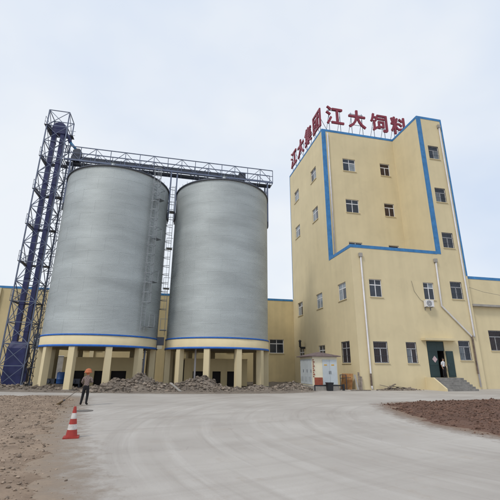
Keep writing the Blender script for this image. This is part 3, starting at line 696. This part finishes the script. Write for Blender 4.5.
MB().box(-0.72,0.72,-0.55,0.55,0.25,3.2).add([(-0.72,-0.55,3.2),(0.72,-0.55,3.2),(0.72,0.55,3.2),(-0.72,0.55,3.2),(-0.6,-0.26,3.75),(0.6,-0.26,3.75),(0.6,0.26,3.75),(-0.6,0.26,3.75)],[(4,5,6,7),(0,1,5,4),(1,2,6,5),(2,3,7,6),(3,0,4,7)]).build('boot','navy',el)
MB().box(0.73,1.05,-0.35,0.35,0.5,1.6).build('boot_inlet','navy',el)
sp = MB().tube([(0.62,0,24.75),(0.95,0,24.3),(1.2,0,23.7)],0.16,10).build('spout_elbow','navy',el)
MB().tube([(1.2,0,23.7),(2.05,0,22.75)],0.13,10).build('spout','spout',el, smooth=True)

# ------------------------------------------------------------------ gallery with chain conveyor
ga = thing('conveyor_gallery', 'long grey truss gallery running over the silo roofs from the lattice tower', 'gallery', S1 + Vector((0,0,21.45)), TH)
X0, X1, GW, GH = -5.55, 16.0, 0.6, 1.5
NP = 15; dx = (X1-X0)/NP
for y in (-GW, GW):
    MB().bar((X0,y,0.0),(X1,y,0.0),0.09,0.16).build('bottom_chord','steel',ga)
    MB().bar((X0,y,GH),(X1,y,GH),0.075).build('top_chord','steel',ga)
    MB().bar((X0,y,0.78),(X1,y,0.78),0.05).build('mid_rail','steel',ga)
    for k in range(NP+1):
        x = X0+dx*k; MB().bar((x,y,0),(x,y,GH),0.06).build('upright','steel',ga)
        if k < NP: MB().bar((x,y,0.0 if k % 2 else GH),(x+dx,y,GH if k % 2 else 0.0),0.045).build('brace','steel',ga)
for k in range(NP+1): MB().bar((X0+dx*k,-GW,-0.04),(X0+dx*k,GW,-0.04),0.06).build('floor_beam','steel',ga)
for k in range(NP): MB().box(X0+dx*k+0.02,X0+dx*(k+1)-0.02,0.0,GW-0.06,0.02,0.06).build('deck_plate','darksteel',ga)
for k in range(NP): 
    MB().bar((X0+dx*k,-GW,-0.07),(X0+dx*(k+1),GW,-0.07) if k % 2 else (X0+dx*(k+1),-GW,-0.07),0.04).build('under_brace','steel',ga)
co = thing('chain_conveyor', 'dark box conveyor lying along the truss gallery', 'conveyor', S1 + Vector((0,0,21.45)), TH)
MB().box(-5.0,12.6,-0.42,-0.06,0.10,0.55).build('trough','darksteel',co)
jb = MB()
for k in range(12): jb.box(-4.6+1.45*k,-4.54+1.45*k,-0.46,-0.02,0.06,0.60)
tag(jb.build('joints','steel',co), kind='stuff')
MB().box(-4.9,-4.1,-0.5,0.1,0.1,1.15).add([(-4.9,-0.5,1.15),(-4.1,-0.5,1.15),(-4.1,0.1,1.15),(-4.9,0.1,1.15),(-4.65,-0.3,1.5),(-4.35,-0.3,1.5),(-4.35,-0.1,1.5),(-4.65,-0.1,1.5)],[(4,5,6,7),(0,1,5,4),(1,2,6,5),(2,3,7,6),(3,0,4,7)]).build('inlet_box','darksteel',co)
MB().box(12.2,12.9,-0.5,0.1,0.05,0.85).tube([(12.5,-0.2,0.5),(12.5,0.45,0.5)],0.18,12).build('drive_motor','darksteel',co)
for x in (0.0, 10.48): MB().tube([(x,-0.24,0.1),(x,-0.2,-0.35)],0.17,10).build('outlet','darksteel',co)

# ------------------------------------------------------------------ transformer kiosk
kk = thing('transformer_kiosk', 'small kiosk with pale blue doors and a brown hip roof against the mill', 'kiosk', W(-4.44,-0.18), TH)
KW, KD = 2.24, 2.95
MB().box(-0.05,KW+0.05,-0.06,KD+0.05,0,0.36).build('plinth','conc',kk)
MB().box(0,KW,0,KD,0.36,2.70).build('wall','cream',kk)
rf = MB(); ez, az = 2.70, 3.12; e = 0.26
rf.add([(-e,-e,ez),(KW+e,-e,ez),(KW+e,KD+e,ez),(-e,KD+e,ez),(-e,-e,ez+0.07),(KW+e,-e,ez+0.07),(KW+e,KD+e,ez+0.07),(-e,KD+e,ez+0.07),(KW/2,KW/2,az),(KW/2,KD-KW/2,az)],
   [(3,2,1,0),(0,1,5,4),(1,2,6,5),(2,3,7,6),(3,0,4,7),(4,5,8),(5,6,9,8),(6,7,9),(7,4,8,9)])
rf.build('roof','kroof',kk)
for k in range(2):
    x0 = 0.88+0.655*k; d_ = MB().box(x0,x0+0.64,-0.04,-0.002,0.46,2.46).build('door','kblue',kk)
    MB().box(x0+0.14,x0+0.40,-0.05,-0.041,1.98,2.07).build('warning_plate','amber',d_)
    MB().bar((x0+(0.58 if k == 0 else 0.06),-0.06,1.3),(x0+(0.58 if k == 0 else 0.06),-0.06,1.55),0.03).build('handle','darksteel',d_)
for k in range(3):
    y0 = 0.16+0.90*k; d_ = MB().box(-0.04,-0.002,y0,y0+0.87,0.46,2.50).build('door','kblue',kk)
    lv = MB()
    for q in range(6): lv.box(-0.055,-0.041,y0+0.15,y0+0.72,0.7+0.07*q,0.735+0.07*q)
    lv.build('louvre','kblue',d_); MB().bar((-0.06,y0+0.1,1.4),(-0.06,y0+0.1,1.65),0.03).build('handle','darksteel',d_)
MB().box(0.12,0.84,-0.03,-0.002,0.38,1.02).build('brick_panel','brick',kk)
for k in range(9): MB().box(0.003,0.17 if k % 2 else 0.10,-0.045,-0.031,1.06+0.165*k,1.15+0.165*k).build('brick','brick',kk)
MB().bar((-0.1,-0.42,0.40),(KW+0.35,-0.42,0.40),0.07,0.10).bar((-0.05,-0.42,0),(-0.05,-0.42,0.38),0.07).bar((KW+0.25,-0.42,0),(KW+0.25,-0.42,0.50),0.16).build('guard_rail','black',kk)
bn = thing('litter_bin','black square bin in front of the blue kiosk doors','bin',W(-3.28,-0.82),TH)
MB().add([(-0.2,-0.2,0),(0.2,-0.2,0),(0.2,0.2,0),(-0.2,0.2,0),(-0.24,-0.24,0.58),(0.24,-0.24,0.58),(0.24,0.24,0.58),(-0.24,0.24,0.58)],[(3,2,1,0),(4,5,6,7),(0,1,5,4),(1,2,6,5),(2,3,7,6),(3,0,4,7)]).build('body','black',bn)
MB().box(-0.26,0.26,-0.26,0.26,0.582,0.65).build('lid','black',bn)
# stove pipe and vent behind the kiosk
vp = thing('vent_elbow','black stove pipe elbow sticking out of the yellow wall above the kiosk','pipe',W(0,13.0,4.1),TH)
MB().tube([(0.0,0,0),(-0.5,0,0),(-0.62,0,0.12),(-0.62,0,0.75)],0.13,10).build('elbow','black',vp); MB().lathe([(0.24,0.75),(0.02,0.95)],10,(-0.62,0,0)).build('cowl','black',vp)

# ------------------------------------------------------------------ boards, timber, rubble
rb_ = thing('rusty_sheet','rust stained brown sheet leaning on the wall right of the kiosk','sheet',W(-0.85,1.1),TH)
o = MB().box(-0.55,0.55,-0.02,0.02,0,1.35).build('sheet','rust',rb_); o.rotation_euler = (R(0),0,R(-58)); o.rotation_euler.rotate_axis('X', R(-14))
MB().bar((-0.25,0.45,0.9),(0.25,-0.5,1.0),0.05).build('batten','wood',rb_)
for k, (u, v, h_, lx, la) in enumerate([(-0.42,-0.45,1.45,0.16,'tallest grey plank leaning at the mill corner by the downpipe'),(-0.62,-0.62,1.25,-0.1,'shorter grey plank leaning left of the tallest one at the corner'),(-0.22,-0.38,1.1,0.2,'short broad plank leaning right of the other planks at the corner')]):
    t = MB().bar((0,0,0),(lx,0.28,h_),0.16 if k < 2 else 0.22,0.035).build('leaning_plank','wood' if k != 1 else 'conc',None,W(u,v),TH); tag(t,la,'plank','planks leaning at the mill corner')
pg = thing('pipe_gate','low dark pipe frame standing between the kiosk and the rusty sheet','frame',W(-1.75,0.3),TH)
MB().bar((0,0,0),(0,0,1.25),0.05).build('post','darksteel',pg); MB().bar((0.55,0,0),(0.55,0,1.25),0.05).build('post','darksteel',pg); MB().bar((0,0,1.22),(0.55,0,1.22),0.05).build('rail','darksteel',pg)
tl = [((1.15,-0.55,0.06),(2.6,-0.35,0.08),'long plank lying at the foot of the front wall'),((1.6,-0.30,0.42),(2.9,-0.85,0.12),'plank propped slantwise on the timber heap by the wall'),((1.9,-0.6,0.16),(4.4,-0.75,0.10),'longest plank in the timber heap by the front wall'),((3.0,-0.4,0.05),(4.9,-0.35,0.05),'thin dark batten lying right of the timber heap'),((2.4,-0.5,0.34),(3.7,-0.95,0.2),'broken board tilted on the stones before the front wall'),((2.0,-0.9,0.2),(2.9,-0.6,0.5),'short splintered board sticking up by the front wall'),((-1.5,-1.0,0.05),(0.2,-1.15,0.05),'dark batten lying before the leaning planks')]
for a, b, la in tl:
    A = W(*a); Bq = W(*b); t = MB().bar((0,0,0),Bq-A,0.17,0.05).build('plank','wood',None,A); tag(t,la,'plank','loose timber along the mill wall')
def heap(label, cx, cy, ru_, rv, hh, n, seed, smax=0.24):
    random.seed(seed); t = thing('rubble_heap', label, 'rubble', (cx,cy,0), TH, 'heaps of rubble about the yard')
    mb = MB(); N_ = 34
    def H(x, y):
        q = math.hypot(x/ru_, y/rv)
        b = max(0, 1-q)**1.15
        return hh*b*(1+0.75*noise.noise(Vector((x*0.75+seed, y*0.75, 2)))) + (0.22*noise.noise(Vector((x*2.6, y*2.6, seed))) + 0.06*noise.noise(Vector((x*6, y*6, seed))))*min(1, 4*max(0,1-q)) - 0.03
    for i in range(N_+1):
        for j in range(N_+1):
            x = ru_*(2*i/N_-1); y = rv*(2*j/N_-1); mb.v.append((x, y, H(x, y)))
    for i in range(N_):
        for j in range(N_):
            a = i*(N_+1)+j; mb.f.append((a, a+N_+1, a+N_+2, a+1))
    mb.build('mound','dirt',t,smooth=True)
    st_ = MB(); k = 0
    while k < n:
        x = rnd(-ru_, ru_); y = rnd(-rv, rv)
        if math.hypot(x/ru_, y/rv) > 1.0: continue
        s = 0.018*(1.55*smax/0.018)**(random.random()**2.5); chunk(st_, (x, y, H(x, y)+s*0.25), s); k += 1
    tag(st_.build('stones','rubble',t), kind='stuff')
    return t
heap('big grey rubble heap before the columns of the nearer silo', -8.7, 29.75, 4.0, 1.6, 1.15, 2600, 3, 0.17)
heap('grey rubble heap before the columns of the mill side silo', -3.9, 30.6, 3.1, 1.6, 1.08, 2000, 5, 0.16)
heap('low spread of rubble right of the mill side silo heap', 0.2, 31.2, 3.4, 1.5, 0.42, 1200, 8, 0.13)
heap('low stony bank of rubble left of the kiosk', 3.4, 33.0, 2.4, 1.4, 0.50, 1000, 11, 0.16)
heap('low dark rubble under the left columns of the nearer silo', -15.6, 30.6, 3.2, 1.2, 0.42, 900, 14, 0.13)
heap('low rubble at the foot of the lattice tower', -20.0, 30.8, 3.0, 1.3, 0.60, 900, 17, 0.16)
heap('low litter of stones and splinters along the foot of the front wall', W(3.2,-0.75).x, W(3.2,-0.75).y, 2.3, 0.55, 0.22, 420, 23, 0.09)
random.seed(21)
A = Vector((-6.05,30.2,0.6)); Bq = Vector((-5.0,28.9,0.06))
tag(MB().bar((0,0,0),Bq-A,0.17,0.06).build('plank','conc',None,A),'pale plank lying on the slope between the two rubble heaps','plank')
dr = thing('blue_drum','blue drum behind the left columns of the nearer silo','drum',(-15.9,33.0,0),0)
MB().lathe([(0.0,0.0),(0.30,0.0),(0.33,0.08),(0.33,0.34),(0.35,0.36),(0.35,0.40),(0.33,0.42),(0.33,0.86),(0.30,0.94),(0.0,0.94)],20).build('body','drum',dr,(0,0,0.35),smooth=True)
MB().box(-0.5,0.5,-0.4,0.4,0,0.34).build('crate','wood',dr)
for k, (x, y, la) in enumerate([(-16.9,33.3,'dark machine stand left of the blue drum'),(-14.9,33.6,'dark machine stand right of the blue drum')]):
    t = thing('machine_stand',la,'machine',(x,y,0),TH,'machines under the nearer silo')
    MB().box(-0.4,0.4,-0.3,0.3,0.35,0.75).build('body','darksteel',t); MB().tube([(-0.1,-0.45,0.55),(-0.1,-0.2,0.55)],0.17,10).build('motor','darksteel',t)
    for x_ in (-0.35,0.35):
        for y_ in (-0.25,0.25): MB().bar((x_,y_,0),(x_,y_,0.36),0.06).build('leg','darksteel',t)

# ------------------------------------------------------------------ traffic cone
tcn = thing('traffic_cone','red and white striped traffic cone on the concrete','traffic cone',(-4.66,10.72,0.002),R(20))
MB().box(-0.19,0.19,-0.19,0.19,0,0.035).build('base','red',tcn)
bands = [(0.035,0.20,'red'),(0.20,0.33,'conewhite'),(0.33,0.46,'red'),(0.46,0.60,'conewhite'),(0.60,0.76,'red')]
cr_ = lambda z: 0.145 + (0.03-0.145)*(z-0.035)/0.725
for a, b, m_ in bands:
    pr = [(cr_(a),a),(cr_(b),b)] + ([(0.0,b)] if b > 0.75 else [])
    MB().lathe(pr,28).build('band',m_,tcn,smooth=b < 0.75)

# ------------------------------------------------------------------ people
def figure(joints, edges, parts, name, parent, subs=2):
    """one continuous skinned body; parts(co) -> material index"""
    names = list(joints); me = bpy.data.meshes.new(name)
    me.from_pydata([joints[n][0] for n in names], [(names.index(a), names.index(b)) for a, b in edges], [])
    bm = bmesh.new(); bm.from_mesh(me); lay = bm.verts.layers.skin.verify(); bm.verts.ensure_lookup_table()
    for i, n in enumerate(names):
        r = joints[n][1]; bm.verts[i][lay].radius = (r, r) if not isinstance(r, tuple) else r; bm.verts[i][lay].use_root = (n == 'pelvis')
    bm.to_mesh(me); bm.free()
    t = bpy.data.objects.new('fig_tmp', me); COL.objects.link(t)
    sk = t.modifiers.new('skin', 'SKIN'); sk.branch_smoothing = 0.6; sk.use_smooth_shade = True
    sb_ = t.modifiers.new('sub', 'SUBSURF'); sb_.levels = subs; sb_.render_levels = subs
    dg = bpy.context.evaluated_depsgraph_get(); out = bpy.data.meshes.new_from_object(t.evaluated_get(dg)); bpy.data.objects.remove(t)
    out.materials.clear()
    return out
def ellipsoid(mb, c, r, nu=16, nv=10, z0=-1.0):
    prof = []
    base = len(mb.v)
    for j in range(nv+1):
        ph = -math.pi/2 + math.pi*j/nv; zz = math.sin(ph)
        for i in range(nu): a = 2*math.pi*i/nu; mb.v.append((c[0]+r[0]*math.cos(ph)*math.cos(a), c[1]+r[1]*math.cos(ph)*math.sin(a), c[2]+r[2]*zz))
    for j in range(nv):
        for i in range(nu):
            k = (i+1) % nu; mb.f.append((base+j*nu+i, base+j*nu+k, base+(j+1)*nu+k, base+(j+1)*nu+i))
    return mb
def person(label, loc, rz, J, mats, zones, head_c, hands, group=None):
    t = thing('person', label, 'person', loc, rz)
    E_ = [('pelvis','waist'),('waist','chest'),('chest','neck'),('neck','head'),('head','crown'),
          ('chest','shl'),('shl','ell'),('ell','wrl'),('wrl','pal'),('chest','shr'),('shr','elr'),('elr','wrr'),('wrr','par'),
          ('pelvis','hil'),('hil','knl'),('knl','anl'),('anl','tol'),('pelvis','hir'),('hir','knr'),('knr','anr'),('anr','tor')]
    for s in 'lr':                                           # five fingers rooted in each palm
        for k in range(5):
            a, b = 'f%s%da' % (s, k), 'f%s%db' % (s, k); P, d, sd_, cu = hands[s]; P = Vector(P); d = Vector(d).normalized(); sd_ = Vector(sd_).normalized(); cu = Vector(cu).normalized()
            if k == 0: m1 = P - d*0.03 + sd_*0.05 + cu*0.01; m2 = m1 + d*0.035 + cu*0.03
            else: m1 = P + d*(0.055-0.004*abs(k-2)) + sd_*(0.027-0.018*(k-1)) + cu*0.012; m2 = m1 + d*0.012 + cu*(0.045-0.006*abs(k-2))
            J[a] = (tuple(m1), 0.009); J[b] = (tuple(m2), 0.008); E_ += [('pa'+s, a), (a, b)]
    me = figure(J, E_, None, 'body', t)
    for m_ in mats: me.materials.append(M[m_])
    for p_ in me.polygons: p_.material_index = zones(p_.center); p_.use_smooth = True
    link('body', me, t)
    return t
# the sweeper: seen from behind, facing the silos, leaning a little onto the broom at her left
J = {'pelvis':((0,0,0.84),(0.135,0.10)),'waist':((0.0,0.0,1.00),(0.125,0.095)),'chest':((0.0,0.02,1.20),(0.155,0.11)),'neck':((-0.005,0.05,1.36),0.052),'head':((-0.01,0.075,1.46),(0.078,0.088)),'crown':((-0.01,0.075,1.56),(0.07,0.078)),
     'shl':((-0.165,0.025,1.27),0.062),'ell':((-0.235,0.02,1.04),0.045),'wrl':((-0.175,0.20,0.93),0.031),'pal':((-0.165,0.245,0.90),(0.036,0.024)),
     'shr':((0.165,0.025,1.27),0.062),'elr':((0.265,0.0,1.05),0.045),'wrr':((0.09,0.19,1.06),0.031),'par':((0.045,0.225,1.06),(0.036,0.024)),
     'hil':((-0.085,0,0.78),0.098),'knl':((-0.115,0.02,0.45),0.068),'anl':((-0.155,-0.03,0.09),0.05),'tol':((-0.195,0.12,0.045),0.043),
     'hir':((0.085,0,0.78),0.098),'knr':((0.09,0.03,0.45),0.068),'anr':((0.085,-0.02,0.09),0.05),'tor':((0.115,0.14,0.045),0.043)}
def zs(c):
    if c.z < 0.10: return 3
    if c.z < 0.90 and abs(c.x) < 0.24 and c.y < 0.13: return 1
    if c.z > 1.36: return 2
    if c.y > 0.165 and (c.z < 1.0 or c.x < 0.12) and c.z < 1.12: return 2
    return 0
sw = person('worker in orange hat and checked shirt sweeping with a long broom', (-7.87,19.03,0.004), R(8), J, ['shirt','trouser','skin','shoe'], zs, None,
            {'l':((-0.165,0.245,0.90),(0.2,0.9,-0.35),(0.3,0.1,0.9),(0.8,0.2,-0.3)),'r':((0.045,0.225,1.06),(-0.9,0.35,0),(0,-0.1,1),(0.1,0.6,-0.8))})
hat = MB(); HC = (-0.01,0.07,1.545)
hat.lathe([(0.186,-0.06),(0.19,-0.045),(0.152,0.0),(0.145,0.045),(0.122,0.095),(0.07,0.13),(0.0,0.14)],28,HC)
hat.lathe([(0.184,-0.062),(0.14,-0.01),(0.0,0.0)],28,HC)
hat.build('hat','orange',sw,smooth=True)
sc_ = MB(); ellipsoid(sc_, (-0.01,0.045,1.475), (0.088,0.088,0.098)); sc_.build('headscarf','orange',sw,smooth=True)
fc = MB(); ellipsoid(fc,(-0.045,0.165,1.50),(0.013,0.008,0.009),8,6); ellipsoid(fc,(0.025,0.165,1.50),(0.013,0.008,0.009),8,6); fc.build('eyes','hair',sw)
nf = MB().add([(-0.022,0.155,1.455),(0.002,0.155,1.455),(-0.01,0.185,1.46),(-0.01,0.158,1.50)],[(0,1,2),(1,3,2),(3,0,2)]); nf.build('nose','skin',sw)
MB().box(-0.035,0.015,0.152,0.162,1.425,1.433).build('mouth','brick',sw)
brm = thing('broom','long handled straw broom held by the worker','broom',(-7.87,19.03,0.004),R(8))
top = Vector((0.11,0.24,1.10)); foot = Vector((-1.037,0.333,0.20))
MB().tube([top,foot],0.015,8).build('handle','wood',brm)
bd = MB(); dr_ = (foot-top).normalized()
random.seed(5)
for k in range(90):
    q = foot + dr_*0.02 + Vector((rnd(-0.025,0.025),rnd(-0.03,0.03),rnd(-0.02,0.02))); e_ = foot + dr_*rnd(0.30,0.42) + Vector((rnd(-0.08,0.06),rnd(-0.17,0.17),0)); e_.z = max(0.012, e_.z*0.4); bd.bar(q, e_, 0.012)
bd.build('bristles','straw',brm); MB().tube([foot-dr_*0.05,foot+dr_*0.06],0.034,10).build('binding','darksteel',brm)
# the man in the doorway
J2 = {'pelvis':((0,0,0.90),(0.13,0.10)),'waist':((0,0,1.05),(0.125,0.095)),'chest':((0,-0.01,1.27),(0.16,0.11)),'neck':((0,-0.02,1.46),0.052),'head':((0.0,-0.035,1.56),(0.076,0.088)),'crown':((0.0,-0.03,1.66),(0.07,0.078)),
     'shl':((-0.175,0,1.37),0.06),'ell':((-0.225,0.02,1.10),0.044),'wrl':((-0.215,-0.05,0.87),0.03),'pal':((-0.21,-0.07,0.81),(0.034,0.022)),
     'shr':((0.175,0,1.37),0.06),'elr':((0.235,0.03,1.11),0.044),'wrr':((0.19,-0.15,0.96),0.03),'par':((0.17,-0.20,0.93),(0.034,0.022)),
     'hil':((-0.09,0,0.85),0.095),'knl':((-0.10,-0.02,0.48),0.066),'anl':((-0.11,0.02,0.09),0.048),'tol':((-0.13,-0.14,0.045),0.042),
     'hir':((0.09,0,0.85),0.095),'knr':((0.10,-0.04,0.48),0.066),'anr':((0.12,0.0,0.09),0.048),'tor':((0.15,-0.16,0.045),0.042)}
def zs2(c):
    if c.z < 0.10: return 3
    if c.z < 0.97 and abs(c.x) < 0.17 and c.y > -0.12: return 1
    if c.z > 1.45: return 2
    if abs(c.x) > 0.15 and c.z < 1.12: return 2
    return 0
mn = person('person in a white shirt and dark trousers standing in the doorway', W(8.35,-0.12,1.018), TH+R(12), J2, ['whiteshirt','trouser','skin','shoe'], zs2, None,
            {'l':((-0.21,-0.07,0.81),(0,-0.15,-1),(0,-1,0),(0.6,-0.2,-0.5)),'r':((0.17,-0.20,0.93),(-0.1,-0.8,-0.5),(-0.6,0,0.6),(0,-0.2,-1))})
hr_ = MB(); ellipsoid(hr_,(0,-0.012,1.635),(0.088,0.095,0.095)); hr_.build('hair','hair',mn,smooth=True)
fc = MB(); ellipsoid(fc,(-0.032,-0.118,1.60),(0.012,0.008,0.008),8,6); ellipsoid(fc,(0.032,-0.118,1.60),(0.012,0.008,0.008),8,6); fc.build('eyes','hair',mn)
MB().add([(-0.013,-0.112,1.555),(0.013,-0.112,1.555),(0,-0.145,1.56),(0,-0.118,1.60)],[(0,2,1),(1,2,3),(3,2,0)]).build('nose','skin',mn)
MB().box(-0.025,0.025,-0.122,-0.112,1.525,1.533).build('mouth','brick',mn)
